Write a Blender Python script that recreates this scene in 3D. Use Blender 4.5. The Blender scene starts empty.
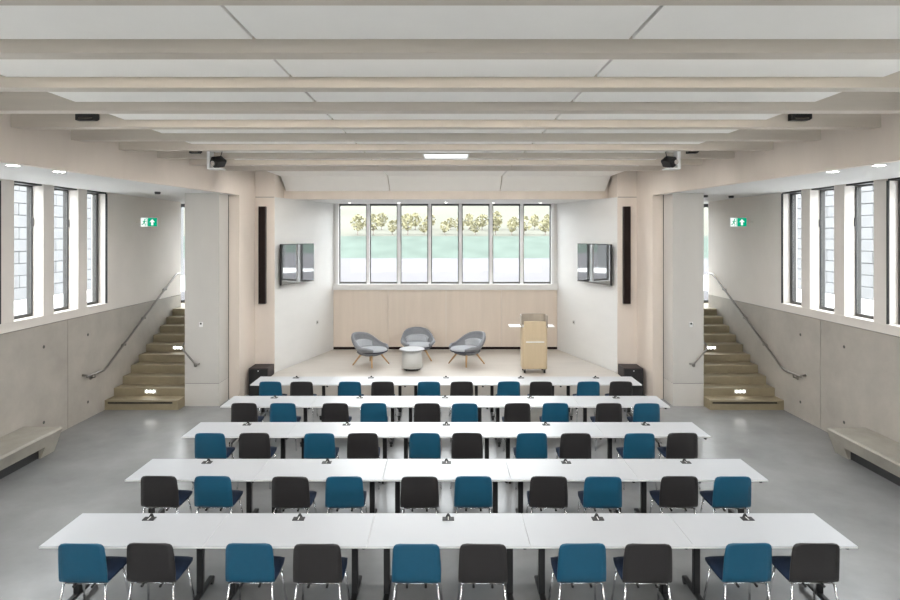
import bpy, bmesh, math, random
from mathutils import Vector, Matrix

scene = bpy.context.scene
col = scene.collection
PI = math.pi
random.seed(7)

# ------------------------------------------------------------------ camera, world, exposure
EYE = 3.77
cam_d = bpy.data.cameras.new('camera')
cam_d.lens = 24.0
cam_d.sensor_width = 36.0
cam_d.shift_x = 4.0 / 900
cam_d.shift_y = -64.0 / 900
cam_d.clip_end = 600
cam = bpy.data.objects.new('camera', cam_d)
cam.location = (0, 0, EYE)
cam.rotation_euler = (PI / 2, 0, 0)
col.objects.link(cam)
scene.camera = cam

world = bpy.data.worlds.new('overcast_sky')
scene.world = world
world.use_nodes = True
bg = world.node_tree.nodes['Background']
bg.inputs[0].default_value = (0.96, 0.975, 1.0, 1)
bg.inputs[1].default_value = 9.5

scene.view_settings.view_transform = 'Standard'
scene.view_settings.look = 'None'
scene.view_settings.gamma = 1.0
scene.view_settings.use_curve_mapping = False
scene.view_settings.exposure = 0.2

STRIP = 56.0        # concealed LED strips in the ceiling
SPOT = 22.0         # recessed downlights over the aisles
STAGE_SPOT = 22.0   # recessed downlights over the stage
STEP = 14.0         # step lights

# ------------------------------------------------------------------ materials
def new_mat(name):
    m = bpy.data.materials.new(name)
    m.use_nodes = True
    return m, m.node_tree, m.node_tree.nodes['Principled BSDF']

def mat(name, c, rough=0.6, var=0.0, scale=(4, 4, 4), metal=0.0, bump=0.0, bscale=40, spec=0.5, c2=None, detail=4.0):
    m, nt, p = new_mat(name)
    p.inputs['Roughness'].default_value = rough
    p.inputs['Metallic'].default_value = metal
    p.inputs['Specular IOR Level'].default_value = spec
    p.inputs['Base Color'].default_value = (*c, 1)
    if var > 0 or c2:
        tc = nt.nodes.new('ShaderNodeTexCoord')
        mp = nt.nodes.new('ShaderNodeMapping')
        mp.inputs['Scale'].default_value = scale
        nz = nt.nodes.new('ShaderNodeTexNoise')
        nz.inputs['Scale'].default_value = 1.0
        nz.inputs['Detail'].default_value = detail
        nz.inputs['Roughness'].default_value = 0.6
        rp = nt.nodes.new('ShaderNodeValToRGB')
        a = tuple(max(0, x * (1 - var)) for x in c)
        b = c2 if c2 else tuple(min(1, x * (1 + var)) for x in c)
        rp.color_ramp.elements[0].position = 0.3
        rp.color_ramp.elements[1].position = 0.7
        rp.color_ramp.elements[0].color = (*a, 1)
        rp.color_ramp.elements[1].color = (*b, 1)
        nt.links.new(tc.outputs['Object'], mp.inputs[0])
        nt.links.new(mp.outputs[0], nz.inputs['Vector'])
        nt.links.new(nz.outputs[0], rp.inputs[0])
        nt.links.new(rp.outputs[0], p.inputs['Base Color'])
    if bump > 0:
        tc2 = nt.nodes.new('ShaderNodeTexCoord')
        n2 = nt.nodes.new('ShaderNodeTexNoise')
        n2.inputs['Scale'].default_value = bscale
        n2.inputs['Detail'].default_value = 3
        bp = nt.nodes.new('ShaderNodeBump')
        bp.inputs['Strength'].default_value = bump
        bp.inputs['Distance'].default_value = 0.01
        nt.links.new(tc2.outputs['Object'], n2.inputs['Vector'])
        nt.links.new(n2.outputs[0], bp.inputs['Height'])
        nt.links.new(bp.outputs[0], p.inputs['Normal'])
    return m

def emit(name, c, s):
    m = bpy.data.materials.new(name)
    m.use_nodes = True
    nt = m.node_tree
    nt.nodes.clear()
    o = nt.nodes.new('ShaderNodeOutputMaterial')
    e = nt.nodes.new('ShaderNodeEmission')
    e.inputs[0].default_value = (*c, 1)
    e.inputs[1].default_value = s
    nt.links.new(e.outputs[0], o.inputs[0])
    return m

def glass(name, tint=(0.96, 0.98, 0.98), refl=0.004):
    m = bpy.data.materials.new(name)
    m.use_nodes = True
    nt = m.node_tree
    nt.nodes.clear()
    o = nt.nodes.new('ShaderNodeOutputMaterial')
    t = nt.nodes.new('ShaderNodeBsdfTransparent')
    t.inputs[0].default_value = (*tint, 1)
    g = nt.nodes.new('ShaderNodeBsdfGlossy')
    g.inputs['Roughness'].default_value = 0.02
    x = nt.nodes.new('ShaderNodeMixShader')
    x.inputs[0].default_value = refl
    nt.links.new(t.outputs[0], x.inputs[1])
    nt.links.new(g.outputs[0], x.inputs[2])
    nt.links.new(x.outputs[0], o.inputs[0])
    return m

M = {}
M['plaster'] = mat('white_plaster', (0.74, 0.695, 0.65), 0.75, 0.03, (1.2, 1.2, 1.2))
M['pale_wall'] = mat('pale_board', (0.80, 0.79, 0.77), 0.6, 0.025, (0.8, 0.8, 2))
M['stage_wall'] = mat('stage_white_board', (0.70, 0.695, 0.68), 0.55, 0.02, (1, 1, 3))
M['concrete'] = mat('fair_faced_concrete', (0.40, 0.37, 0.33), 0.7, 0.10, (1.6, 1.6, 1.6), bump=0.06, bscale=25)
M['bench'] = mat('bench_concrete', (0.32, 0.30, 0.26), 0.65, 0.12, (2.5, 2.5, 2.5), bump=0.08, bscale=30)
M['step'] = mat('step_concrete', (0.27, 0.225, 0.145), 0.6, 0.10, (3, 3, 3), bump=0.05)
M['pillar'] = mat('pillar_board', (0.52, 0.50, 0.47), 0.6, 0.03, (2, 2, 0.8))
M['plinth_board'] = mat('plinth_board', (0.57, 0.545, 0.51), 0.6, 0.03, (2, 2, 2))
M['birch'] = mat('pale_birch_ply', (0.70, 0.622, 0.553), 0.55, 0.05, (1.5, 1.5, 0.5))
M['birch_beam'] = mat('pale_birch_beam', (0.585, 0.525, 0.455), 0.5, 0.05, (0.6, 8, 8))
M['birch_panel'] = mat('birch_wall_panel', (0.64, 0.555, 0.475), 0.5, 0.04, (6, 6, 0.5))
M['panel'] = mat('acoustic_panel_white', (0.94, 0.915, 0.875), 0.8, 0.01, (3, 3, 3))
M['deck'] = mat('ceiling_deck_white', (0.76, 0.755, 0.75), 0.8)
M['soffit'] = mat('white_soffit', (0.66, 0.655, 0.65), 0.7, 0.01, (1, 1, 1))
M['floor'] = mat('grey_resin_floor', (0.205, 0.211, 0.213), 0.25, 0.14, (0.8, 0.8, 0.8), c2=(0.262, 0.266, 0.268), spec=0.5, detail=8)
M['stage_floor'] = mat('pale_oak_floor', (0.475, 0.44, 0.40), 0.4, 0.05, (0.8, 9, 1))
M['dark'] = mat('dark_anodised', (0.035, 0.036, 0.038), 0.45)
M['grey_frame'] = mat('grey_window_frame', (0.085, 0.083, 0.08), 0.5, spec=0.3)
M['white_frame'] = mat('white_mullion', (0.80, 0.80, 0.80), 0.5)
M['black'] = mat('black_paint', (0.012, 0.012, 0.013), 0.5)
M['black_gloss'] = mat('screen_glass', (0.008, 0.01, 0.012), 0.04, spec=1.0)
M['speaker'] = mat('dark_brown_cloth', (0.016, 0.010, 0.009), 0.8, spec=0.15)
M['sub'] = mat('dark_brown_cabinet', (0.04, 0.03, 0.03), 0.6, spec=0.3)
M['black_gloss'].node_tree.nodes['Principled BSDF'].inputs['IOR'].default_value = 2.4
M['glass'] = glass('window_glass')
M['steel'] = mat('brushed_steel', (0.27, 0.255, 0.24), 0.38, metal=1.0)
M['chrome'] = mat('chrome', (0.75, 0.75, 0.76), 0.15, metal=1.0)
M['teal'] = mat('teal_plastic', (0.004, 0.080, 0.150), 0.42, 0.03, (20, 20, 20))
M['char'] = mat('charcoal_plastic', (0.020, 0.018, 0.0185), 0.45, 0.03, (20, 20, 20))
M['navy'] = mat('navy_fabric', (0.012, 0.03, 0.075), 0.9, 0.08, (60, 60, 60))
M['table'] = mat('white_laminate', (0.43, 0.445, 0.468), 0.35, 0.008, (2, 2, 2))
M['table_edge'] = mat('table_edge', (0.72, 0.72, 0.71), 0.5)
M['felt'] = mat('grey_felt', (0.205, 0.213, 0.23), 0.95, 0.10, (50, 50, 50))
M['felt_light'] = mat('light_grey_felt', (0.36, 0.375, 0.40), 0.95, 0.08, (50, 50, 50))
M['felt_dark'] = mat('dark_felt', (0.03, 0.03, 0.05), 0.95)
M['leg_wood'] = mat('oak_leg', (0.56, 0.36, 0.19), 0.5, 0.10, (10, 10, 3))
M['lectern'] = mat('lectern_birch', (0.54, 0.43, 0.285), 0.5, 0.06, (9, 9, 1))
M['hood'] = mat('lectern_hood', (0.34, 0.295, 0.24), 0.6)
M['white'] = mat('white_lacquer', (0.82, 0.82, 0.81), 0.4)
M['offwhite'] = mat('off_white_lacquer', (0.52, 0.52, 0.50), 0.45)
M['sign_green'] = emit('exit_green', (0.0, 0.42, 0.22), 0.9)
M['sign_white'] = emit('exit_white', (0.95, 1, 0.97), 0.95)
M['strip'] = emit('led_strip_light', (1.0, 0.98, 0.95), STRIP)
M['spot'] = emit('downlight_glow', (1.0, 0.97, 0.93), SPOT)
M['stage_spot'] = emit('stage_downlight_glow', (1.0, 0.97, 0.93), STAGE_SPOT)
M['step_led'] = emit('step_led_glow', (1.0, 0.98, 0.92), STEP)
M['luminaire'] = emit('luminaire_glow', (1, 1, 1), 1.6)
M['paving'] = mat('pale_gravel_paving', (0.104, 0.100, 0.104), 0.9, 0.05, (0.4, 0.15, 1), spec=0.0)
M['grass'] = mat('pale_green_grass', (0.071, 0.087, 0.076), 0.9, 0.12, (0.5, 0.3, 0.5), spec=0.0)
M['hill'] = mat('dry_hillside', (0.104, 0.103, 0.088), 0.9, 0.08, (0.05, 0.03, 0.1), spec=0.0)
M['stone'] = mat('pale_limestone', (0.16, 0.161, 0.163), 0.85, 0.05, (1.2, 1.2, 1.2), spec=0.0)
M['mortar'] = mat('pale_mortar', (0.138, 0.138, 0.139), 0.9, spec=0.0)
M['court'] = mat('pale_court_paving', (0.72, 0.72, 0.71), 0.9, spec=0.0)
M['vine'] = mat('yellow_vine_leaf', (0.20, 0.185, 0.115), 0.8, 0.15, (3, 3, 3), spec=0.0)
M['vine_stem'] = mat('vine_stem', (0.16, 0.13, 0.11), 0.8)

# ------------------------------------------------------------------ mesh helpers
class MB:
    def __init__(self):
        self.bm = bmesh.new()
    def box(self, x0, x1, y0, y1, z0, z1, bev=0.0, seg=1):
        b = self.bm
        vs = [b.verts.new((x, y, z)) for x in (x0, x1) for y in (y0, y1) for z in (z0, z1)]
        fs = [(0, 1, 3, 2), (4, 6, 7, 5), (0, 4, 5, 1), (2, 3, 7, 6), (0, 2, 6, 4), (1, 5, 7, 3)]
        faces = [b.faces.new([vs[i] for i in f]) for f in fs]
        if bev > 0:
            es = list({e for f in faces for e in f.edges})
            bmesh.ops.bevel(b, geom=es, offset=bev, segments=seg, affect='EDGES', profile=0.5, clamp_overlap=True)
        return self
    def prism(self, pts, z0, z1):
        b = self.bm
        lo = [b.verts.new((x, y, z0)) for x, y in pts]
        hi = [b.verts.new((x, y, z1)) for x, y in pts]
        b.faces.new(lo[::-1]); b.faces.new(hi)
        n = len(pts)
        for i in range(n):
            j = (i + 1) % n
            b.faces.new((lo[i], lo[j], hi[j], hi[i]))
        return self
    def extr(self, pts3, d):
        """polygon of 3-D points extruded by vector d"""
        b = self.bm
        d = Vector(d)
        lo = [b.verts.new(p) for p in pts3]
        hi = [b.verts.new(Vector(p) + d) for p in pts3]
        b.faces.new(lo[::-1]); b.faces.new(hi)
        n = len(pts3)
        for i in range(n):
            j = (i + 1) % n
            b.faces.new((lo[i], lo[j], hi[j], hi[i]))
        return self
    def tube(self, pts, r, n=8, r2=None, smooth=True):
        b = self.bm
        pts = [Vector(p) for p in pts]
        rings = []
        up0 = None
        for i, p in enumerate(pts):
            if i == 0: t = pts[1] - p
            elif i == len(pts) - 1: t = p - pts[i - 1]
            else: t = (pts[i + 1] - p).normalized() + (p - pts[i - 1]).normalized()
            t.normalize()
            if up0 is None:
                up0 = Vector((0, 0, 1)) if abs(t.z) < 0.9 else Vector((1, 0, 0))
            a = t.cross(up0).normalized()
            c = a.cross(t).normalized()
            up0 = c
            rr = r if r2 is None else r + (r2 - r) * i / (len(pts) - 1)
            rings.append([b.verts.new(p + (a * math.cos(2 * PI * k / n) + c * math.sin(2 * PI * k / n)) * rr) for k in range(n)])
        for i in range(len(rings) - 1):
            for k in range(n):
                f = b.faces.new((rings[i][k], rings[i][(k + 1) % n], rings[i + 1][(k + 1) % n], rings[i + 1][k]))
                f.smooth = smooth
        b.faces.new(rings[0][::-1]); b.faces.new(rings[-1])
        return self
    def lathe(self, prof, n=24, cx=0, cy=0, sx=1, sy=1):
        b = self.bm
        rings = []
        for r, z in prof:
            rings.append([b.verts.new((cx + r * sx * math.cos(2 * PI * k / n), cy + r * sy * math.sin(2 * PI * k / n), z)) for k in range(n)])
        for i in range(len(rings) - 1):
            for k in range(n):
                f = b.faces.new((rings[i][k], rings[i][(k + 1) % n], rings[i + 1][(k + 1) % n], rings[i + 1][k]))
                f.smooth = True
        b.faces.new(rings[0][::-1]); b.faces.new(rings[-1])
        return self
    def sheet(self, nu, nv, front, back):
        """closed shell between two surface functions of (u,v) in [0,1]^2"""
        b = self.bm
        A = [[b.verts.new(front(i / nu, j / nv)) for i in range(nu + 1)] for j in range(nv + 1)]
        B = [[b.verts.new(back(i / nu, j / nv)) for i in range(nu + 1)] for j in range(nv + 1)]
        for j in range(nv):
            for i in range(nu):
                b.faces.new((A[j][i], A[j][i + 1], A[j + 1][i + 1], A[j + 1][i])).smooth = True
                b.faces.new((B[j][i], B[j + 1][i], B[j + 1][i + 1], B[j][i + 1])).smooth = True
        for i in range(nu):
            b.faces.new((A[0][i], B[0][i], B[0][i + 1], A[0][i + 1])).smooth = True
            b.faces.new((A[nv][i], A[nv][i + 1], B[nv][i + 1], B[nv][i])).smooth = True
        for j in range(nv):
            b.faces.new((A[j][0], A[j + 1][0], B[j + 1][0], B[j][0])).smooth = True
            b.faces.new((A[j][nu], B[j][nu], B[j + 1][nu], A[j + 1][nu])).smooth = True
        return self
    def build(self, name, m, parent=None):
        bmesh.ops.recalc_face_normals(self.bm, faces=self.bm.faces)
        me = bpy.data.meshes.new(name)
        self.bm.to_mesh(me)
        self.bm.free()
        me.materials.append(M[m])
        o = bpy.data.objects.new(name, me)
        col.objects.link(o)
        if parent:
            o.parent = parent
        return o

def box(name, m, x0, x1, y0, y1, z0, z1, parent=None, bev=0.0):
    return MB().box(x0, x1, y0, y1, z0, z1, bev).build(name, m, parent)

def tag(o, label, cat=None, group=None, kind=None):
    o['label'] = label
    if cat: o['category'] = cat
    if group: o['group'] = group
    if kind: o['kind'] = kind
    return o

def empty(name, loc=(0, 0, 0), rz=0.0):
    o = bpy.data.objects.new(name, None)
    o.empty_display_size = 0.1
    col.objects.link(o)
    o.location = loc
    o.rotation_euler = (0, 0, rz)
    return o

def copy_tree(o, parent=None):
    c = o.copy()
    col.objects.link(c)
    c.parent = parent
    for ch in list(o.children):
        copy_tree(ch, c)
    return c

def share(name, me, parent, loc=(0, 0, 0), rot=(0, 0, 0)):
    o = bpy.data.objects.new(name, me)
    col.objects.link(o)
    o.parent = parent
    o.location = loc
    o.rotation_euler = rot
    return o

# ------------------------------------------------------------------ the room: dimensions
XWL, XWR = 7.4, 7.325          # inner faces of the side walls
def wx(s): return XWL if s < 0 else XWR
ZS = 4.72                      # soffit over the aisles / stage ceiling / window heads
ZSILL = 2.30
YP = 13.3                      # front of the pillars
YB = -3.0                      # wall behind the viewer
DECK = 5.62
ZST = 0.44                     # stage floor
def xt(y): return 6.725 - 0.14 * y     # tapering face of the timber downstand

# floor
f = box('floor', 'floor', -9.2, 9.2, YB - 0.2, 18.0, -0.2, 0.0)
tag(f, 'grey polished resin floor of the hall', 'floor', kind='structure')

# stage
sg = MB().prism([(-4.15, 14.2), (4.15, 14.2), (4.15, 14.68), (3.27, 17.62), (-3.31, 17.62), (-4.15, 14.68)], 0, ZST).build('floor_stage', 'stage_floor')
tag(sg, 'pale oak raised stage floor below the garden window', 'stage', kind='structure')

# side walls with window openings
OPEN = [(12.37 - 1.045 * k, 13.12 - 1.045 * k) for k in range(11)]
def side_wall(s):
    side = 'left' if s < 0 else 'right'
    XW = wx(s)
    def bb(mb, xa, xb, *r):
        x0, x1 = sorted((s * xa, s * xb))
        mb.box(x0, x1, *r)
    mb = MB()
    bb(mb, XW, XW + 0.35, 13.12, 16.75, 2.14, ZS)            # plain wall past the windows
    last = 13.12
    for i, (a, b) in enumerate(OPEN):
        nxt = OPEN[i + 1][1] if i + 1 < len(OPEN) else YB
        bb(mb, XW, XW + 0.29, nxt, a, ZSILL, ZS)            # piers
    bb(mb, XW - 0.0, XW + 0.35, YB, 13.12, 2.14, ZSILL)
    # landing recess at the top of the stair
    bb(mb, 9.2, 9.4, 16.6, 18.0, 0, ZS)
    bb(mb, XW + 0.35, 9.3, 16.55, 16.75, 0, ZS)
    w = mb.build('wall_' + side, 'plaster')
    tag(w, 'white plastered %s side wall with tall window piers' % side, 'wall', kind='structure')
    # concrete lower wall, in panels with open joints
    ys = [YB, 1.0, 6.4, 11.74, 16.75]
    for a, b in zip(ys[:-1], ys[1:]):
        m2 = MB(); bb(m2, XW, XW + 0.35, a + 0.006, b - 0.006, 0, 2.128)
        m2.build('concrete_panel', 'concrete', w)
    m2 = MB(); bb(m2, XW + 0.03, XW + 0.33, YB, 16.75, 0, 2.14); m2.build('panel_backing', 'grey_frame', w)
    m2 = MB(); bb(m2, XW - 0.02, XW + 0.10, YB, 13.12, ZSILL - 0.03, ZSILL + 0.004); m2.build('window_ledge', 'plaster', w)
    for y in (12.4, 11.04, 9.0):
        for z in (1.73, 0.34):
            if y > 13 and z < 1: continue
            m3 = MB()
            m3.tube([(s * (XW - 0.003), y, z), (s * (XW + 0.02), y, z)], 0.03, 10)
            m3.build('tie_hole', 'grey_frame', w)
    return w
WL = side_wall(-1)
WR = side_wall(1)

wbm = MB()
WZ0, WZ1 = 1.42, 2.33
wbm.box(-9.2, 9.2, YB - 0.3, YB, 0, WZ0); wbm.box(-9.2, 9.2, YB - 0.3, YB, WZ1, DECK)
wbm.box(-9.2, -6.2, YB - 0.3, YB, WZ0, WZ1); wbm.box(6.2, 9.2, YB - 0.3, YB, WZ0, WZ1)
wb = wbm.build('wall_back', 'plaster')
rg = empty('window_30')  # unseen glazing, added to let fill light in from behind the viewer
tag(rg, 'wide unseen window added behind the seating rows for fill light', 'window', kind='structure')
for i in range(9):
    box('frame', 'grey_frame', -6.2 + 1.55 * i - 0.03, -6.2 + 1.55 * i + 0.03, YB - 0.2, YB - 0.1, WZ0, WZ1, rg)
for i in range(8):
    box('pane', 'glass', -6.17 + 1.55 * i, -6.23 + 1.55 * (i + 1), YB - 0.16, YB - 0.15, WZ0, WZ1, rg)
tag(wb, 'plain white wall behind the seating rows', 'wall', kind='structure')

# side windows
wn = 0
def side_window(s, k):
    global wn
    a, b = OPEN[k]
    XW = wx(s)
    wn += 1
    w = empty('window_%d' % wn)
    side = 'left' if s < 0 else 'right'
    order = ['farthest', 'second farthest', 'third farthest', 'fourth farthest', 'fifth farthest', 'sixth farthest', 'seventh farthest', 'eighth farthest', 'ninth farthest', 'tenth farthest', 'eleventh farthest'][k]
    tag(w, '%s tall narrow window in the %s wall' % (order, side), 'window', kind='structure')
    op = (k % 3 == 0)
    fw = 0.085 if op else 0.032
    def bx(name, m, xa, xb, *r):
        x0, x1 = sorted((s * xa, s * xb))
        return box(name, m, x0, x1, *r, parent=w)
    X0, X1 = XW + 0.20, XW + 0.288
    fm = 'grey_frame'
    bx('frame', fm, X0, X1, a, a + fw, ZSILL, ZS)
    bx('frame', fm, X0, X1, b - fw, b, ZSILL, ZS)
    bx('frame', fm, X0, X1, a + fw, b - fw, ZSILL, ZSILL + 0.055)
    bx('frame', fm, X0, X1, a + fw, b - fw, ZS - 0.055, ZS)
    bx('gasket', 'black', X0 - 0.006, X0, b - fw, b - fw + 0.02, ZSILL + 0.05, ZS - 0.05)
    bx('pane', 'glass', X0 + 0.012, X0 + 0.027, a + fw, b - fw, ZSILL + 0.055, ZS - 0.055)
    bx('blind_slot', 'black', XW + 0.02, X0, a + 0.01, b - 0.01, ZS - 0.03, ZS)
    if op:
        bx('guide_rail', 'black', XW + 0.002, XW + 0.035, b - 0.03, b, ZSILL, ZS - 0.03)
    else:
        bx('handle', 'grey_frame', X0 - 0.025, X0, b - 0.028, b - 0.008, 3.95, 4.10)
for s in (-1, 1):
    for k in range(11):
        side_window(s, k)

# soffits over the aisles
for s, side in ((-1, 'left'), (1, 'right')):
    XW = wx(s)
    PO = 5.79 if s < 0 else 5.712
    so = MB().prism([(s * (xt(YB) + 0.12), YB), (s * (xt(13.88) + 0.12), 13.88), (s * 5.02, 13.88), (s * 5.02, 18.0), (s * 9.4, 18.0), (s * 9.4, 16.55), (s * (XW + 0.35), 16.55), (s * (XW + 0.35), YB)], ZS, ZS + 0.2).build('ceiling_aisle_' + side, 'soffit')
    tag(so, 'low white ceiling over the %s aisle' % side, 'ceiling', kind='structure')
    # timber downstand, continuing down to the floor beside the stage
    ds = MB()
    ds.prism([(s * xt(YB), YB), (s * xt(14.67), 14.67), (s * (xt(14.67) + 0.12), 14.67), (s * (xt(YB) + 0.12), YB)], ZS, DECK)
    ds.prism([(s * xt(13.88), 13.88), (s * xt(14.67), 14.67), (s * 5.03, 14.67), (s * 5.03, 13.88)], 0, ZS + 0.001)
    ds.prism([(s * xt(14.67), 14.67), (s * 4.19, 14.67), (s * 4.19, 14.8), (s * 5.03, 14.8), (s * 5.03, 14.67)], 0, DECK)
    ds.prism([(s * 4.19, 14.8), (s * 4.19, 15.6), (s * 4.3, 15.6), (s * 4.3, 14.8)], ZS, DECK)
    o = ds.build('wall_timber_' + side, 'birch')
    tag(o, 'pale birch wall and downstand between the hall and %s aisle' % side, 'wall', kind='structure')
    # seam over the loudspeaker face
    box('seam', 'grey_frame', min(s * 4.2, s * 4.66), max(s * 4.2, s * 4.66), 14.666, 14.671, ZS - 0.006, ZS + 0.006, parent=o)
    # pillar
    pl = MB().prism([(s * PO, YP), (s * 5.03, YP), (s * 5.03, 13.88), (s * 5.03, 18.0), (s * PO, 18.0)], 0.505, ZS)
    po = pl.build('wall_pillar_' + side, 'pillar')
    tag(po, 'pale grey pillar standing beside the %s stairs' % side, 'pillar', kind='structure')
    MB().prism([(s * PO, YP), (s * 5.03, YP), (s * 5.03, 18.0), (s * PO, 18.0)], 0, 0.495).build('plinth', 'plinth_board', po)
    MB().prism([(s * (PO - 0.01), YP + 0.01), (s * 5.04, YP + 0.01), (s * 5.04, 18.0), (s * (PO - 0.01), 18.0)], 0.495, 0.505).build('joint', 'grey_frame', po)
    MB().prism([(s * 5.034, 13.86), (s * 5.02, 13.86), (s * 5.02, 13.88), (s * 5.034, 13.88)], 0, ZS).build('groove', 'grey_frame', po)
    sp = empty('wall_socket', (s * 5.43, YP, 1.82))
    box('plate', 'white', -0.04, 0.04, -0.012, 0, -0.065, 0.04, sp, 0.004)
    box('sensor', 'black', -0.02, 0.02, -0.018, -0.012, -0.01, 0.03, sp)
    tag(sp, 'small white socket plate on the %s pillar' % side, 'socket')
    # end wall of the stair landing with a glazed door
    wnd = empty('door_%d' % (1 if s < 0 else 2))
    tag(wnd, 'glazed door on the landing above the %s stairs' % side, 'door', kind='structure')
    x0, x1 = sorted((s * 9.2, s * PO))
    box('frame', 'dark', x0, x1, 17.70, 17.78, 1.8, 1.88, wnd)
    box('frame', 'dark', x0, x1, 17.70, 17.78, 4.62, ZS, wnd)
    for xx in (PO + 0.04, 6.9, 7.55, 8.3, 9.15):
        box('frame', 'dark', s * xx - 0.035, s * xx + 0.035, 17.70, 17.78, 1.88, 4.62, wnd)
    box('pane', 'glass', x0, x1, 17.735, 17.745, 1.88, 4.62, wnd)

# stage walls
for s, side, xe in ((-1, 'left', 3.31), (1, 'right', 3.27)):
    o = MB().prism([(s * 4.19, 14.67), (s * xe, 17.6), (s * xe, 17.9), (s * 4.3, 17.9), (s * 4.3, 14.9), (s * 4.3, 14.8)], 0, ZS).build('wall_stage_' + side, 'stage_wall')
    tag(o, 'white board wall at the %s of the stage' % side, 'wall', kind='structure')
    # fine joint line across the board
    d = Vector((s * xe - s * 4.19, 17.6 - 14.67, 0)); d.normalize()
    n = Vector((-d.y * (1 if s > 0 else -1), d.x * (1 if s > 0 else -1), 0))
    pt = empty('wall_socket', (s * (4.19 + (xe - 4.19) * 0.69), 14.67 + 2.93 * 0.69, 1.37), math.atan2(d.y, d.x))
    box('plate', 'offwhite', -0.05, 0.05, -0.012, 0.012, -0.05, 0.05, pt, 0.003)
    box('socket_insert', 'dark', -0.022, 0.022, -0.014, 0.014, -0.022, 0.022, pt)
    tag(pt, 'small socket on the %s stage wall' % side, 'socket')
ce = MB().prism([(-4.3, 15.55), (4.3, 15.55), (4.3, 17.9), (-4.3, 17.9)], ZS, ZS + 0.2).build('ceiling_stage', 'stage_wall')
tag(ce, 'white flat ceiling over the stage', 'ceiling', kind='structure')
fa = MB().box(-4.19, 4.19, 15.53, 15.549, ZS, DECK).build('wall_fascia', 'birch')
tag(fa, 'pale birch fascia board above the stage opening', 'wall', kind='structure')

# stage back wall
XL, XR = -3.31, 3.27
bw = MB()
bw.box(XL, XR, 17.66, 17.95, 0, 2.2)
bw.box(XL - 0.4, -3.20, 17.66, 17.95, 0, ZS); bw.box(3.14, XR + 0.4, 17.66, 17.95, 0, ZS)
o = bw.build('wall_stage_back', 'stage_wall')
tag(o, 'pale wood panelled wall under the garden window', 'wall', kind='structure')
seams = [XL, -1.70, 0.0, 1.63, XR]
for a, b in zip(seams[:-1], seams[1:]):
    box('panel', 'birch_panel', a + 0.004, b - 0.004, 17.62, 17.66, 0.515, 2.19, o)
box('shadow_gap', 'speaker', XL, XR, 17.645, 17.66, ZST, 0.515, o)
box('ledge', 'stage_wall', XL, XR, 17.56, 17.70, 2.19, 2.36, o)

# garden window
gw = empty('window_%d' % (wn + 1))
tag(gw, 'wide seven-pane garden window behind the stage', 'window', kind='structure')
pitch = (3.14 + 3.20) / 7
for i in range(8):
    x = -3.20 + pitch * i
    box('mullion', 'white_frame', x - 0.042, x + 0.042, 17.64, 17.80, 2.36, ZS, gw)
for i in range(7):
    x0 = -3.20 + pitch * i + 0.042; x1 = x0 + pitch - 0.084
    fr = MB()
    t = 0.028
    fr.box(x0, x0 + t, 17.74, 17.82, 2.36, ZS); fr.box(x1 - t, x1, 17.74, 17.82, 2.36, ZS)
    fr.box(x0 + t, x1 - t, 17.74, 17.82, 2.36, 2.42); fr.box(x0 + t, x1 - t, 17.74, 17.82, ZS - 0.055, ZS)
    fr.build('frame', 'grey_frame', gw)
    box('pane', 'glass', x0 + t, x1 - t, 17.775, 17.79, 2.42, ZS - 0.055, gw)

# main ceiling: deck, beams, acoustic panels, LED strips
cl = MB().box(-7.4, 7.4, YB - 0.3, 15.8, DECK, DECK + 0.2).build('ceiling', 'deck')
tag(cl, 'white ceiling with birch cross beams and hung acoustic panels', 'ceiling', kind='structure')
ZB, ZP, BW = 5.18, 5.262, 0.17
beams = [6.75 + 1.02 * k for k in range(-9, 7)]
beams[8], beams[7], beams[6], beams[5], beams[4] = 5.70, 4.62, 3.50, 2.45, 1.42
for i, y in enumerate(beams):
    k = i - 9
    MB().prism([(-xt(y), y), (xt(y), y), (xt(y + BW), y + BW), (-xt(y + BW), y + BW)], ZB, DECK).build('beam', 'birch_beam', cl)
    ya = y + 0.27
    yb = beams[i + 1] - 0.07 if k < 6 else 14.95
    edges = [-4.14, -1.455, 1.40, 4.12]
    for a, b in zip(edges[:-1], edges[1:]):
        MB().box(a + 0.012, b - 0.012, ya, yb, ZP, ZP + 0.04, 0.004).build('acoustic_panel', 'panel', cl)
    if k % 2 == 0:
        ch = MB().box(-4.1, 4.1, y + BW + 0.015, y + BW + 0.085, ZP + 0.012, ZP + 0.06).build('light_channel', 'dark', cl)
        box('led_strip', 'strip', -4.08, 4.08, y + BW + 0.022, y + BW + 0.078, ZP + 0.006, ZP + 0.012, ch)
for a, b in zip(edges[:-1], edges[1:]):
    MB().extr([(a + 0.012, 14.97, 5.262), (a + 0.012, 15.52, 4.93), (a + 0.012, 15.54, 4.965), (a + 0.012, 14.99, 5.30)], (b - a - 0.024, 0, 0)).build('acoustic_panel', 'panel', cl)

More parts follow.
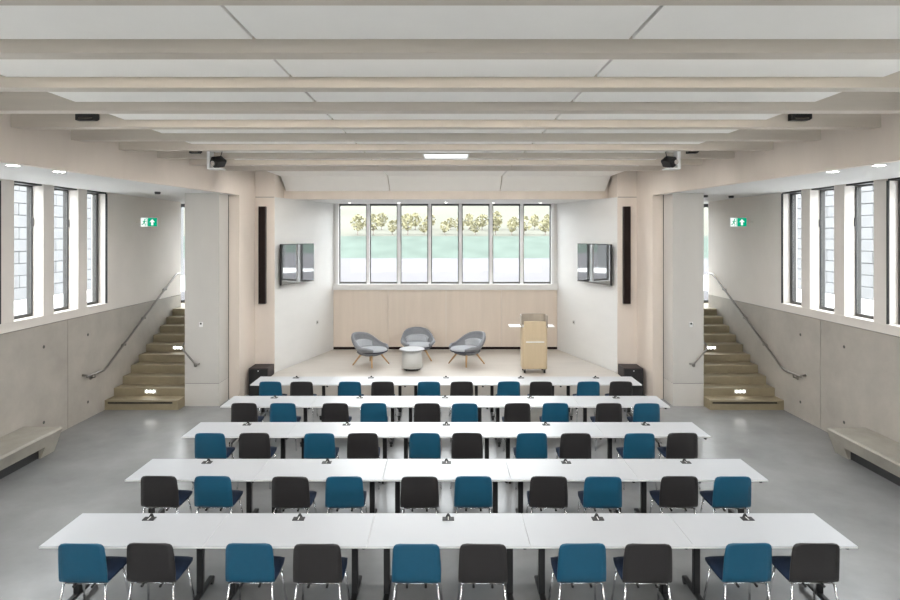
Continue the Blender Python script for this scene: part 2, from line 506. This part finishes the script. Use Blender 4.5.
# ------------------------------------------------------------------ lamps
def downlight(x, y, z, m, label, group, r=0.075):
    e = empty('downlight', (x, y, z))
    MB().lathe([(r + 0.02, -0.004), (r + 0.02, 0.0), (r, 0.0), (r, -0.004)], 20).build('trim_ring', 'white', e)
    MB().lathe([(r, -0.0042), (r, -0.001)], 20).build('diffuser', m, e)
    tag(e, label, 'downlight', group)
for s, side in ((-1, 'left'), (1, 'right')):
    for y, wh in ((8.06, 'nearer the seats'), (8.85, 'nearer the stairs')):
        downlight(s * (xt(y) + 0.22), y, ZS, 'spot', 'round recessed downlight in the %s aisle ceiling, the one %s' % (side, wh), 'downlights in the %s aisle ceiling' % side)
for x, wh in ((-2.75, 'first'), (-1.35, 'second'), (0.0, 'third'), (1.35, 'fourth'), (2.7, 'fifth')):
    downlight(x, 17.15, ZS, 'stage_spot', 'small recessed downlight above the garden window, %s from left' % wh, 'downlights over the stage', 0.035)
for x, y in ((-6.2, 12.9), (6.05, 14.0), (6.75, 14.2)):
    e = MB().lathe([(0.05, -0.05), (0.06, -0.03), (0.06, 0.0)], 14).build('smoke_detector', 'dark')
    e.location = (x, y, ZS)
    tag(e, 'small dark detector on the %s' % ({-6.2: 'left aisle ceiling above the stairs', 6.05: 'right aisle ceiling next to the pillar', 6.75: 'right aisle ceiling beside the exit sign'}[x]), 'detector')
lu = empty('ceiling_luminaire', (0.0, 10.78, 5.156))
MB().extr([(-0.39, -0.03, 0), (0.39, -0.03, 0), (0.42, -0.03, 0.085), (-0.42, -0.03, 0.085)], (0, 0.06, 0)).build('housing', 'white', lu)
MB().extr([(-0.37, -0.034, 0.01), (0.37, -0.034, 0.01), (0.39, -0.034, 0.075), (-0.39, -0.034, 0.075)], (0, 0.005, 0)).build('diffuser', 'luminaire', lu)
tag(lu, 'white linear luminaire in the middle of the ceiling', 'lamp')

# ------------------------------------------------------------------ stairs
def stairs(s):
    side = 'left' if s < 0 else 'right'
    st = empty('staircase', (s * 6.6 if s < 0 else 6.525, 13.0, 0))
    tag(st, 'concrete staircase beside the %s pillar with lit steps' % side, 'staircase')
    x0, x1 = sorted((s * 7.395 - s * 6.6, s * 5.80 - s * 6.6))
    for k in range(10):
        z1 = 0.21 + 0.177 * k
        z0 = 0 if k < 2 else z1 - 0.36
        ya = 0.357 * k
        yb = ya + 0.42 if k < 9 else 4.75
        if k == 0:
            e = box('step', 'step', x0, x1, ya, 0.60, 0, 0.128, st)
            box('tread', 'step', x0, x1, ya, 0.60, 0.17, z1, e)
            box('slot', 'black', x0 + 0.02, x1 - 0.02, ya + 0.03, 0.5, 0.128, 0.17, e)
            box('tread_support', 'step', x0, x0 + 0.05, ya + 0.002, 0.5, 0.128, 0.17, e)
            box('tread_support', 'step', x1 - 0.13, x1, ya + 0.002, 0.5, 0.128, 0.17, e)
        else:
            e = MB().box(x0, x1, ya, yb, max(0, z0), z1, 0.008).build('step', 'step', st)
            # landing slab runs to the door
        if k in (1, 5):
            xc = 0.02 if k == 1 else 0.0
            e2 = box('step_light', 'white', xc - 0.13, xc + 0.13, ya - 0.012, ya + 0.005, z1 - 0.115, z1 - 0.035, st)
            for q in (-0.075, 0, 0.075):
                MB().tube([(xc + q, ya - 0.016, z1 - 0.075), (xc + q, ya - 0.011, z1 - 0.075)], 0.026, 10).build('led', 'step_led', e2)
    # concrete cheek under the landing
    return st
stairs(-1); stairs(1)
for s, side in ((-1, 'left'), (1, 'right')):
    x0, x1 = sorted((s * wx(s), s * 9.2))
    o = box('floor_landing_' + side, 'step', x0, x1, 16.75, 17.75, 1.6, 1.8)
    tag(o, 'concrete landing at the top of the %s stairs' % side, 'landing', kind='structure')

def handrail(s):
    side = 'left' if s < 0 else 'right'
    h = empty('handrail', (s * wx(s), 12.2, 0))
    tag(h, 'steel handrail on the wall beside the %s stairs' % side, 'handrail')
    x = -s * 0.09
    P = [(x, 0.02, 0.93), (x, 0.03, 0.90), (x, 0.62, 0.90), (x, 0.78, 0.96), (x, 3.95, 2.68), (x, 4.08, 2.74), (x, 4.28, 2.74)]
    MB().tube([(0, 0.02, 0.93)] + P, 0.024, 10).build('rail', 'steel', h)
    for y in (0.3, 1.5, 2.4, 3.5):
        z = 0.90 if y < 0.7 else 0.96 + (y - 0.78) * (2.68 - 0.96) / (3.95 - 0.78)
        MB().tube([(x, y, z - 0.02), (x, y, z - 0.07), (x * 0.4, y, z - 0.085), (0, y, z - 0.085)], 0.013, 8).build('bracket', 'steel', h)
        MB().tube([(0, y, z - 0.085), (x * 0.1, y, z - 0.085)], 0.045, 12).build('wall_plate', 'steel', h)
    g = empty('handrail', (-5.79 if s < 0 else 5.725, 13.2, 0))
    tag(g, 'short steel handrail end bent around the %s pillar' % side, 'handrail')
    q = -s
    MB().tube([(s * 0.05, 1.3, 1.86), (s * 0.05, 0.15, 1.36), (s * 0.03, 0.03, 1.28), (q * 0.24, 0.02, 0.98), (q * 0.28, 0.02, 0.95), (q * 0.36, 0.02, 0.955)], 0.02, 10).build('rail', 'steel', g)
    MB().tube([(q * 0.24, 0.02, 0.97), (q * 0.24, 0.03, 0.91), (q * 0.24, 0.10, 0.90)], 0.009, 8).build('bracket', 'steel', g)
    MB().tube([(q * 0.24, 0.085, 0.90), (q * 0.24, 0.10, 0.90)], 0.035, 12).build('wall_plate', 'steel', g)
handrail(-1); handrail(1)

# ------------------------------------------------------------------ exit signs
def exit_sign(s):
    side = 'left' if s < 0 else 'right'
    cx = -297 / 600 * 14.3 if s < 0 else 292.5 / 600 * 14.3
    e = empty('exit_sign', (cx, 14.3, 4.10))
    tag(e, 'green and white emergency exit sign above the %s stairs' % side, 'sign')
    box('body', 'white', -0.20, 0.20, 0, 0.03, -0.11, 0.11, e, 0.004)
    box('face', 'sign_white', -0.19, -0.03, -0.004, 0, -0.1, 0.1, e)
    box('face', 'sign_green', -0.03, 0.19, -0.004, 0, -0.1, 0.1, e)
    # up arrow
    MB().extr([(0.08, -0.006, 0.075), (0.015, -0.006, 0.0), (0.055, -0.006, 0.0), (0.055, -0.006, -0.075), (0.105, -0.006, -0.075), (0.105, -0.006, 0.0), (0.145, -0.006, 0.0)], (0, 0.003, 0)).build('arrow', 'sign_white', e)
    # running figure in a doorway
    fg = MB()
    fg.tube([(-0.095, -0.007, 0.062), (-0.095, -0.004, 0.062)], 0.016, 10)
    def bar(a, b, t):
        d = Vector((b[0] - a[0], 0, b[1] - a[1])).normalized()
        n = Vector((-d.z, 0, d.x)) * t
        A = Vector((a[0], -0.007, a[1])); B = Vector((b[0], -0.007, b[1]))
        fg.extr([A + n, A - n, B - n, B + n], (0, 0.003, 0))
    bar((-0.10, 0.042), (-0.115, -0.012), 0.014)
    bar((-0.112, -0.01), (-0.085, -0.045), 0.009); bar((-0.085, -0.045), (-0.09, -0.085), 0.008)
    bar((-0.118, -0.01), (-0.14, -0.05), 0.009); bar((-0.14, -0.05), (-0.172, -0.055), 0.008)
    bar((-0.098, 0.035), (-0.065, 0.012), 0.007); bar((-0.102, 0.035), (-0.145, 0.012), 0.007)
    bar((-0.045, -0.085), (-0.045, 0.085), 0.006); bar((-0.075, 0.085), (-0.045, 0.085), 0.005)
    fg.build('running_figure', 'sign_green', e)
    d = s * wx(s) - cx
    a, b = sorted((s * 0.2, d))
    box('bracket', 'plaster', a, b, 0.012, 0.022, -0.008, 0.008, e)
exit_sign(-1); exit_sign(1)

# ------------------------------------------------------------------ concrete benches
def bench(s):
    side = 'left' if s < 0 else 'right'
    b = empty('bench', (s * (wx(s) - 0.004), 10.51 if s < 0 else 10.47, 0))
    tag(b, 'long concrete bench against the %s wall below the windows' % side, 'bench')
    y1, y0 = 0.0, -7.2
    m = MB()
    # slab: sloping front, profile in x-z extruded along y
    q = -s
    m.extr([(0, y0, 0.19), (q * 0.60, y0, 0.19), (q * 0.68, y0, 0.40), (q * 0.655, y0, 0.43), (0, y0, 0.43)], (0, -y0, 0))
    m.build('seat', 'bench', b)
    for ya, yb in ((-0.34, 0.0), (-3.9, -3.5), (y0, y0 + 0.35)):
        m = MB()
        m.extr([(0, ya, 0), (q * 0.53, ya, 0), (q * 0.60, ya, 0.19), (0, ya, 0.19)], (0, yb - ya, 0))
        m.build('support', 'bench', b)
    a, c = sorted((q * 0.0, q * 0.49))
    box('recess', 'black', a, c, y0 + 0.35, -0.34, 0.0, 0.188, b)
bench(-1); bench(1)

# ------------------------------------------------------------------ loudspeakers and screens
for s, side in ((-1, 'left'), (1, 'right')):
    e = empty('column_loudspeaker', (-4.47 if s < 0 else 4.40, 14.67, 2.12))
    box('cabinet', 'sub', -0.085, 0.085, -0.11, 0, 0, 2.37, e, 0.006)
    box('grille', 'speaker', -0.078, 0.078, -0.118, -0.11, 0.012, 2.358, e)
    tag(e, 'tall slim dark loudspeaker on the birch wall %s of the stage' % side, 'loudspeaker')
    e = empty('subwoofer', (s * 4.41, 14.35, 0))
    box('cabinet', 'sub', -0.23, 0.23, -0.25, 0.25, 0.012, 0.66, e, 0.008)
    box('grille', 'black', -0.218, 0.218, -0.262, -0.25, 0.03, 0.645, e)
    MB().tube([(0.0, -0.268, 0.6), (0.0, -0.262, 0.6)], 0.014, 10).build('badge', 'white', e)
    for xx in (-0.18, 0.18):
        for yy in (-0.2, 0.2):
            MB().lathe([(0.02, 0.0), (0.022, 0.014)], 8, xx, yy).build('foot', 'black', e)
    tag(e, 'dark brown subwoofer cabinet on the floor %s of the stage' % side, 'loudspeaker')
    # wall screen, tilted with the stage wall
    xe = 3.31 if s < 0 else 3.27
    A = Vector((s * 4.19, 14.67, 0)); B = Vector((s * xe, 17.6, 0))
    d = (B - A).normalized()
    n = Vector((-s * d.y, s * d.x, 0))                     # towards the stage
    if n.x * s > 0: n = -n
    c = A + d * 0.88 + n * 0.0
    e = empty('television', (c.x, c.y, 2.55))
    if s < 0:
        e.rotation_euler = (0, 0, math.atan2(n.y, n.x) + PI / 2)
    else:
        e.rotation_euler = (0, 0, math.atan2(n.y, n.x) + PI / 2)
    # local -Y faces the stage
    box('casing', 'black', -0.80, 0.80, -0.14, -0.09, 0.0, 1.02, e, 0.006)
    box('screen', 'black_gloss', -0.785, 0.785, -0.143, -0.14, 0.025, 1.0, e)
    box('wall_mount', 'dark', -0.30, 0.30, -0.09, 0.01, 0.35, 0.75, e)
    box('edge_trim', 'steel', -0.80, 0.80, -0.146, -0.14, 0.0, 0.018, e)
    tag(e, 'black flat television on the %s stage wall' % side, 'television')

# small ceiling fittings
for s, side in ((-1, 'left'), (1, 'right')):
    for y, w_, h_, nm in ((beams[10], 0.26, 0.09, 'nearer the seats'), (beams[13], 0.20, 0.045, 'nearer the stage')):
        e = empty('ceiling_sensor', ({(-1, 10): -4.617, (1, 10): 4.558, (-1, 13): -4.50, (1, 13): 4.43}[(s, beams.index(y))], y, 5.255))
        MB().extr([(-w_ / 2, -0.09, 0.0), (-w_ / 2 + 0.03, -0.09, -0.02 + 0.02), (w_ / 2 - 0.03, -0.09, 0.0), (w_ / 2, -0.09, 0.02), (w_ / 2, -0.09, h_), (-w_ / 2, -0.09, h_)], (0, 0.09, 0)).build('housing', 'black', e)
        box('lens_strip', 'black_gloss', -w_ / 2 + 0.04, w_ / 2 - 0.04, -0.094, -0.09, 0.015, 0.035, e)
        tag(e, 'black sensor box on the %s ceiling beam %s' % (side, nm), 'sensor')
    # projector in a white bracket cage
    e = empty('projector', (-4.17 if s < 0 else 4.09, 10.62, 4.945))
    box('bracket_arm', 'white', -0.025, 0.025, -0.10, 0.10, 0.0, 0.345, e)
    a, b = sorted((-s * 0.0, -s * 0.22))
    box('bracket_shelf', 'white', a, b, -0.12, 0.12, 0.0, 0.02, e)
    bd = MB().box(-0.085, 0.085, -0.12, 0.12, -0.075, 0.075, 0.018).build('body', 'black', e)
    bd.location = (-s * 0.135, 0, 0.135)
    bd.rotation_euler = (0.25, -s * 0.65, s * 0.3)
    MB().tube([(0.02, -0.15, 0), (0.02, -0.13, 0)], 0.045, 14).build('lens', 'chrome', bd)
    MB().tube([(-s * 0.17, 0, 0.19), (-s * 0.21, 0, 0.33)], 0.008, 6).build('cable', 'dark', e)
    tag(e, 'black projector in a white bracket under the %s ceiling beams' % side, 'projector')

# ------------------------------------------------------------------ conference tables
def make_table():
    t = empty('conference_table')
    L, D, H = 1.5965, 0.70, 0.74
    top = MB().box(-L / 2, L / 2, 0, D, H - 0.025, H, 0.003).build('tabletop', 'table', t)
    box('edge_band', 'table_edge', -L / 2 - 0.001, L / 2 + 0.001, -0.001, D + 0.001, H - 0.021, H - 0.005, top)
    for x in (-0.635, 0.635):
        lg = MB().box(x - 0.032, x + 0.032, 0.32, 0.38, 0.07, H - 0.06, 0.005).build('leg', 'black', t)
        MB().box(x - 0.03, x + 0.03, 0.04, 0.66, 0.052, 0.088, 0.008).build('foot', 'black', lg)
        MB().box(x - 0.04, x + 0.04, 0.13, 0.57, H - 0.06, H - 0.025).build('top_bracket', 'black', lg)
        for y in (0.06, 0.64):
            MB().tube([(x - 0.018, y, 0.034), (x + 0.018, y, 0.034)], 0.034, 12).build('caster', 'black', lg)
    box('cross_bar', 'offwhite', -0.61, 0.61, 0.39, 0.42, H - 0.075, H - 0.045, t)
    pw = MB().box(-0.062, 0.062, 0.525, 0.60, H + 0.0005, H + 0.008).build('power_outlet', 'black', t)
    MB().extr([(-0.03, 0.605, H + 0.0005), (0.03, 0.605, H + 0.0005), (0.01, 0.61, H + 0.036), (-0.01, 0.61, H + 0.036)], (0, 0.008, 0)).build('flap', 'dark', pw)
    box('outlet_divider', 'white', -0.004, 0.004, 0.525, 0.60, H + 0.008, H + 0.010, pw)
    MB().tube([(L / 2 - 0.04, 0.10, H - 0.026), (L / 2 - 0.04, 0.10, H - 0.075)], 0.02, 10).build('link_clip', 'black', t)
    return t
ROWS = [(5.86, 0.024), (7.46, 0.006), (9.07, 0.006), (10.67, -0.015), (12.24, 0.0)]
RNAME = ['row closest to the viewer', 'second row from the viewer', 'middle row', 'second row from the stage', 'row closest to the stage']
TPOS = ['left end', 'second from left', 'centre', 'second from right', 'right end']
proto_t = make_table()
first = True
for r, (yr, xo) in enumerate(ROWS):
    for i in range(5):
        t = proto_t if first else copy_tree(proto_t)
        first = False
        t.location = (xo + 1.6 * (i - 2), yr, 0)
        tag(t, 'white conference table on black legs, %s of the %s' % (TPOS[i], RNAME[r]), 'table', 'white conference tables in the ' + RNAME[r])

# ------------------------------------------------------------------ stacking chairs
def make_chair(kind):
    c = empty('stacking_chair')
    # profile of the shell in (y, z): seat front -> bend -> top of back ; chair faces +Y
    prof = [(0.215, 0.425), (0.19, 0.432), (0.10, 0.432), (-0.02, 0.428), (-0.12, 0.425), (-0.165, 0.428),
            (-0.19, 0.445), (-0.203, 0.475), (-0.210, 0.53), (-0.218, 0.62), (-0.228, 0.72), (-0.235, 0.775), (-0.240, 0.805), (-0.243, 0.822), (-0.2445, 0.830)]
    wid = [0.17, 0.195, 0.215, 0.222, 0.228, 0.232, 0.2345, 0.236, 0.236, 0.233, 0.2275, 0.224, 0.214, 0.195, 0.155]
    nv = len(prof) - 1
    # normals of the profile
    nor = []
    for j in range(nv + 1):
        a = Vector(prof[max(0, j - 1)]); b = Vector(prof[min(nv, j + 1)])
        d = (b - a).normalized()
        nor.append((d.y, -d.x))
    def surf(off):
        def fn(u, v):
            j = round(v * nv)
            uu = (u * 2 - 1)
            x = uu * wid[j]
            back = max(0.0, min(1.0, (j - 5) / 3))
            bend = 0.016 * back * uu * uu            # back wraps slightly forward at the sides
            dish = -0.008 * (1 - back) * (1 - uu * uu)
            y, z = prof[j]
            crown = 0.006 * (1 - uu * uu) if j >= 10 else 0.0
            return (x, y + bend + nor[j][0] * off, z + crown + dish + nor[j][1] * off)
        return fn
    sh = MB().sheet(8, nv, surf(0.0), surf(0.011)).build('shell', kind, c)
    # upholstered seat pad
    pp = [(0.232, 0.20), (0.22, 0.222), (0.14, 0.232), (0.0, 0.236), (-0.12, 0.236), (-0.165, 0.225), (-0.18, 0.20)]
    def ptop(u, v):
        j = round(v * 6); uu = u * 2 - 1
        edge = 0.012 * (abs(uu) ** 6) + (0.012 if j in (0, 6) else 0)
        return (uu * pp[j][1], pp[j][0], 0.474 - edge)
    def pbot(u, v):
        j = round(v * 6); uu = u * 2 - 1
        return (uu * pp[j][1] * 0.99, pp[j][0] * 0.99, 0.433)
    MB().sheet(8, 6, ptop, pbot).build('seat_pad', 'navy', c)
    for sx in (-1, 1):
        MB().tube([(sx * 0.203, -0.165, 0.412), (sx * 0.245, -0.245, 0.0)], 0.011, 8).build('leg', 'chrome', c)
        MB().tube([(sx * 0.203, 0.14, 0.412), (sx * 0.242, 0.215, 0.0)], 0.011, 8).build('leg', 'chrome', c)
        MB().tube([(sx * 0.196, -0.15, 0.406), (sx * 0.196, 0.13, 0.406)], 0.010, 8).build('seat_rail', 'chrome', c)
        MB().tube([(sx * 0.09, -0.198, 0.402), (sx * 0.09, -0.150, 0.408)], 0.012, 8).build('bumper', 'black', c)
    for y in (-0.14, 0.12):
        MB().tube([(-0.196, y, 0.406), (0.196, y, 0.406)], 0.010, 8).build('cross_rail', 'chrome', c)
    return c
protos = {'teal': make_chair('teal'), 'char': make_chair('char')}
used = {'teal': False, 'char': False}
CPOS = ['first', 'second', 'third', 'fourth', 'fifth', 'sixth', 'seventh', 'eighth', 'ninth', 'tenth']
# measured middles of the chair backs in each row (metres from the row's centre)
CH = [[83, 151.5, 250, 317.5, 416.5, 483.5, 581.5, 648, 747, 815],
      [160, 213.5, 291, 345, 419.5, 473.5, 549, 603, 678, 732],
      [210.5, 254.5, 319.5, 362.5, 425, 467.5, 531.5, 575.5, 639, 682],
      [244.5, 283, 335.5, 373.5, 427, 464.5, 517, 556.5, 608.5, 647.5],
      [269, 301.5, 350, 382.5, 428.5, 461.5, 508.5, 541, 588, 621.5]]
for r, (yr, xo) in enumerate(ROWS):
    for i in range(10):
        kind = 'teal' if (i + r) % 2 == 0 else 'char'
        if used[kind]:
            c = copy_tree(protos[kind])
        else:
            c = protos[kind]; used[kind] = True
        yc = yr + 0.10 + random.uniform(-0.012, 0.012)
        yback = yc - 0.195
        tx = xo + 1.6 * (i // 2 - 2)                       # middle of the table this chair is pushed up to
        dx = (CH[r][i] - 446) / 600 * yback - tx
        sg_ = -1 if i % 2 == 0 else 1
        dx = sg_ * max(0.27, min(0.345, sg_ * dx))
        c.location = (tx + dx, yc, 0)
        c.rotation_euler = (0, 0, random.uniform(-0.03, 0.03))
        cn = 'teal' if kind == 'teal' else 'charcoal'
        tag(c, '%s chair with chrome legs, %s from left in the %s' % (cn, CPOS[i], RNAME[r]), 'chair', 'chairs in the ' + RNAME[r])

# ------------------------------------------------------------------ stage furniture
def make_lounge():
    c = empty('lounge_chair')
    # local: back towards +Y, opens towards -Y
    TH = 2.45
    def rim(th):
        a = abs(th)
        k = max(0.0, min(1.0, (a - 0.55) / 1.15))
        k = 1 - k * k * (3 - 2 * k)
        return 0.50 + 0.29 * k - 0.03 * min(1, a / 0.6) ** 2 * k - 0.05 * max(0, (a - 2.0) / (TH - 2.0))
    def shell(off):
        def fn(u, v):
            th = (u * 2 - 1) * TH
            zr = rim(th)
            k = math.sin(min(1.0, v * 1.05) * PI / 2)
            r = 0.24 + 0.195 * k + off
            z = 0.27 + (zr - 0.27) * v
            lean = 0.10 * v * max(0, math.cos(th)) * (zr - 0.3) / 0.5
            # rolled rim
            r -= 0.02 * max(0, (v - 0.85) / 0.15)
            return (r * 1.02 * math.sin(th), r * math.cos(th) + lean, z)
        return fn
    MB().sheet(36, 10, shell(0.0), shell(-0.055)).build('shell', 'felt', c)
    MB().lathe([(0.05, 0.245), (0.20, 0.25), (0.30, 0.29), (0.345, 0.33), (0.33, 0.345)], 28).build('seat_base', 'felt', c)
    MB().lathe([(0.30, 0.345), (0.345, 0.36), (0.355, 0.395), (0.33, 0.425), (0.20, 0.44), (0.02, 0.444)], 28, 0, -0.05, 1.0, 1.02).build('seat_cushion', 'felt_light', c)
    MB().lathe([(0.352, 0.352), (0.362, 0.362), (0.36, 0.374), (0.352, 0.38)], 28, 0, -0.052, 1.0, 1.02).build('cushion_band', 'felt_dark', c)
    def bc(off):
        def fn(u, v):
            th = (u * 2 - 1) * 0.95
            r = 0.355 - off + 0.035 * (v) 
            z = 0.42 + 0.19 * v * (1 - 0.35 * (abs(u * 2 - 1) ** 3))
            return (r * math.sin(th), r * math.cos(th) + 0.02 * v, z)
        return fn
    MB().sheet(14, 5, bc(0.0), bc(0.085)).build('back_cushion', 'felt_light', c)
    for sx in (-1, 1):
        for sy in (-1, 1):
            MB().tube([(sx * 0.17, sy * 0.17, 0.27), (sx * 0.31, sy * 0.31, 0.0)], 0.025, 8, 0.016).build('leg', 'leg_wood', c)
    MB().tube([(-0.18, -0.18, 0.252), (0.18, 0.18, 0.252)], 0.014, 6).build('leg_brace', 'leg_wood', c)
    MB().tube([(-0.18, 0.18, 0.252), (0.18, -0.18, 0.252)], 0.014, 6).build('leg_brace', 'leg_wood', c)
    return c
lc = make_lounge()
def place_lounge(o, px, y, ang, label):
    o.location = ((px - 446) / 600 * y, y, ZST)
    o.rotation_euler = (0, 0, ang)
    o.scale = (1.07, 1.07, 1.0)
    tag(o, label, 'armchair', 'grey lounge chairs on the stage')
place_lounge(lc, 371, 15.55, math.radians(55), 'grey rounded lounge chair turned towards the white side table from the left')
place_lounge(copy_tree(lc), 418, 16.25, math.radians(8), 'grey rounded lounge chair facing the audience behind the white side table')
place_lounge(copy_tree(lc), 466.5, 15.65, math.radians(-48), 'grey rounded lounge chair nearest the wooden lectern, turned inwards')

e = empty('side_table', ((412 - 446) / 600 * 14.95, 14.95, ZST))
MB().lathe([(0.255, 0.06), (0.265, 0.075), (0.25, 0.30), (0.235, 0.50)], 32).build('base', 'offwhite', e)
MB().lathe([(0.215, 0.025), (0.23, 0.06)], 24).build('plinth', 'black', e)
MB().lathe([(0.30, 0.50), (0.312, 0.506), (0.312, 0.522), (0.305, 0.528)], 36).build('tabletop', 'table', e)
for k in range(4):
    a = PI / 4 + k * PI / 2
    MB().tube([(0.19 * math.cos(a) - 0.012, 0.19 * math.sin(a), 0.014), (0.19 * math.cos(a) + 0.012, 0.19 * math.sin(a), 0.014)], 0.014, 8).build('caster', 'black', e)
tag(e, 'round white drum side table among the lounge chairs', 'table')

e = empty('lectern', ((535 - 446) / 600 * 14.5, 14.5, ZST))
bd = MB().prism([(-0.30, 0.03), (-0.27, 0.0), (0.27, 0.0), (0.30, 0.03), (0.30, 0.40), (0.26, 0.46), (-0.26, 0.46), (-0.30, 0.40)], 0.11, 1.10).build('body', 'lectern', e)
MB().box(-0.27, 0.27, -0.022, 0.0, 0.12, 1.27, 0.012).build('front_panel', 'lectern', e)
box('label_strip', 'white', -0.22, 0.22, -0.026, -0.021, 0.755, 0.785, e)
MB().box(-0.60, 0.50, 0.10, 0.44, 1.105, 1.13, 0.006).build('shelf', 'white', e)
hd = MB()
pts = []
for k in range(13):
    a = PI * k / 12
    pts.append((0.30 * math.cos(a) , 0.34 + 0.10 * math.sin(a)))
hd.prism([(0.32, 0.05)] + [(p[0] + (0.02 if p[0] > 0 else -0.02), p[1]) for p in pts] + [(-0.32, 0.05), (-0.30, 0.05)] + pts[::-1] + [(0.30, 0.05)], 1.10, 1.40)
hd.build('hood', 'hood', e)
for xx in (-0.24, 0.24):
    for yy in (0.07, 0.38):
        MB().tube([(xx - 0.02, yy, 0.042), (xx + 0.02, yy, 0.042)], 0.042, 14).build('caster', 'black', e)
        box('caster_fork', 'steel', xx - 0.03, xx + 0.03, yy - 0.02, yy + 0.02, 0.08, 0.112, e)
tag(e, 'birch lectern on casters at the right of the stage', 'lectern')

# ------------------------------------------------------------------ outside
g = MB().box(-60, 60, 17.95, 54, 1.6, 1.8).build('ground_paving', 'paving')
tag(g, 'pale gravel paving outside the garden window', 'ground', kind='structure')
g = MB()
g.extr([(-90, 53, 1.0), (-90, 53.0, 1.78), (-90, 58, 2.5), (-90, 66, 3.75), (-90, 66, 1.0)], (180, 0, 0))
o = g.build('ground_bank', 'grass'); tag(o, 'green grass bank beyond the paving', 'bank', kind='structure')
g = MB()
g.extr([(-220, 65.9, 1.0), (-220, 66, 3.74), (-220, 110, 7.6), (-220, 220, 22), (-220, 330, 38), (-220, 330, 1.0)], (440, 0, 0))
o = g.build('ground_hillside', 'hill'); tag(o, 'pale dry hillside beyond the vines', 'hill', kind='structure')
for s, side in ((-1, 'left'), (1, 'right')):
    x0, x1 = sorted((s * (wx(s) + 0.35), s * 13.2))
    g = box('ground_court_' + side, 'court', x0, x1, YB, 16.55, 1.6, 1.8); tag(g, 'pale paved court outside the %s windows' % side, 'ground', kind='structure')
    g = box('ground_court_far_' + side, 'court', *sorted((s * 9.4, s * 40.0)), 16.56, 30, 1.6, 1.806); tag(g, 'pale paving beyond the %s court' % side, 'ground', kind='structure')
    xa, xb = sorted((s * 13.12, s * 13.5))
    rw = box('wall_court_' + side, 'mortar', xa, xb, 0, 30, 1.8, 6.25)
    tag(rw, 'pale coursed stone wall outside the %s windows' % side, 'wall', kind='structure')
    sm = MB().box(-0.06, 0.06, -0.545, 0.545, -0.178, 0.178, 0.012)
    s0 = sm.build('stone', 'stone', rw)
    me = s0.data
    s0.location = (s * 13.1, 13.0, 2.0)
    for rrow in range(12):
        z = 2.0 + 0.37 * rrow
        for j in range(18):
            y = 8.4 + 1.11 * j + (0.5 if rrow % 2 else 0.0)
            if rrow == 0 and j == 0: 
                s0.location = (s * 13.1, y, z); continue
            share('stone', me, rw, (s * (13.1 + random.uniform(-0.012, 0.012)), y, z))
# vine bushes
def vine(seed):
    rnd = random.Random(seed)
    v = empty('vine_bush')
    MB().tube([(0, 0, -0.1), (0.05, 0, 0.4), (-0.03, 0.02, 0.9)], 0.07, 6, 0.04).build('stem', 'vine_stem', v)
    for q in range(2):
        MB().tube([(0.02, 0, 0.7), ((-1) ** q * 0.55, 0.05, 1.5)], 0.045, 5, 0.02).build('branch', 'vine_stem', v)
    b = bmesh.new()
    for i in range(170):
        a = rnd.uniform(0, 2 * PI); rr = math.sqrt(rnd.random()); zz = rnd.uniform(-1, 1)
        w = math.sqrt(max(0, 1 - zz * zz)) * rr
        p = Vector((w * math.cos(a) * 1.05, w * math.sin(a) * 0.7, 1.45 + zz * 0.85))
        n1 = Vector((rnd.uniform(-1, 1), rnd.uniform(-1, 1), rnd.uniform(-1, 1))).normalized()
        n2 = n1.cross(Vector((rnd.uniform(-1, 1), rnd.uniform(-1, 1), rnd.uniform(-1, 1)))).normalized()
        s_ = rnd.uniform(0.10, 0.2)
        b.faces.new([b.verts.new(p + n1 * s_), b.verts.new(p + n2 * s_), b.verts.new(p - n1 * s_), b.verts.new(p - n2 * s_)])
    me = bpy.data.meshes.new('foliage'); b.to_mesh(me); b.free(); me.materials.append(M['vine'])
    share('foliage', me, v)
    return v
vp = [vine(1), vine(2), vine(3)]
vu = [False] * 3
VORD = ['first', 'second', 'third', 'fourth', 'fifth', 'sixth', 'seventh', 'eighth', 'ninth', 'tenth', 'eleventh', 'twelfth']
rv = random.Random(5)
for row, (yy, zz, n) in enumerate(((67.5, 3.80, 12), (75, 4.45, 12))):
    for i in range(n):
        q = rv.randrange(3)
        v = copy_tree(vp[q]) if vu[q] else vp[q]
        vu[q] = True
        x = (-9.5 + 22.0 * (i + rv.uniform(-0.2, 0.2)) / n) * yy / 66 + (0.8 if row else 0)
        v.location = (x, yy + rv.uniform(-0.4, 0.4), zz)
        sc_ = rv.uniform(0.7, 0.95)
        v.scale = (sc_, sc_, sc_ * rv.uniform(0.9, 1.2))
        v.rotation_euler = (0, 0, rv.uniform(0, 6))
        tag(v, 'yellow-leaved vine seen through the garden window, %s from left in the %s row' % (VORD[i], 'near' if row == 0 else 'far'), 'vine', 'vines in the first row' if row == 0 else 'vines in the farther row')
for q in range(3):
    if not vu[q]:
        for ch in list(vp[q].children): bpy.data.objects.remove(ch)
        bpy.data.objects.remove(vp[q])
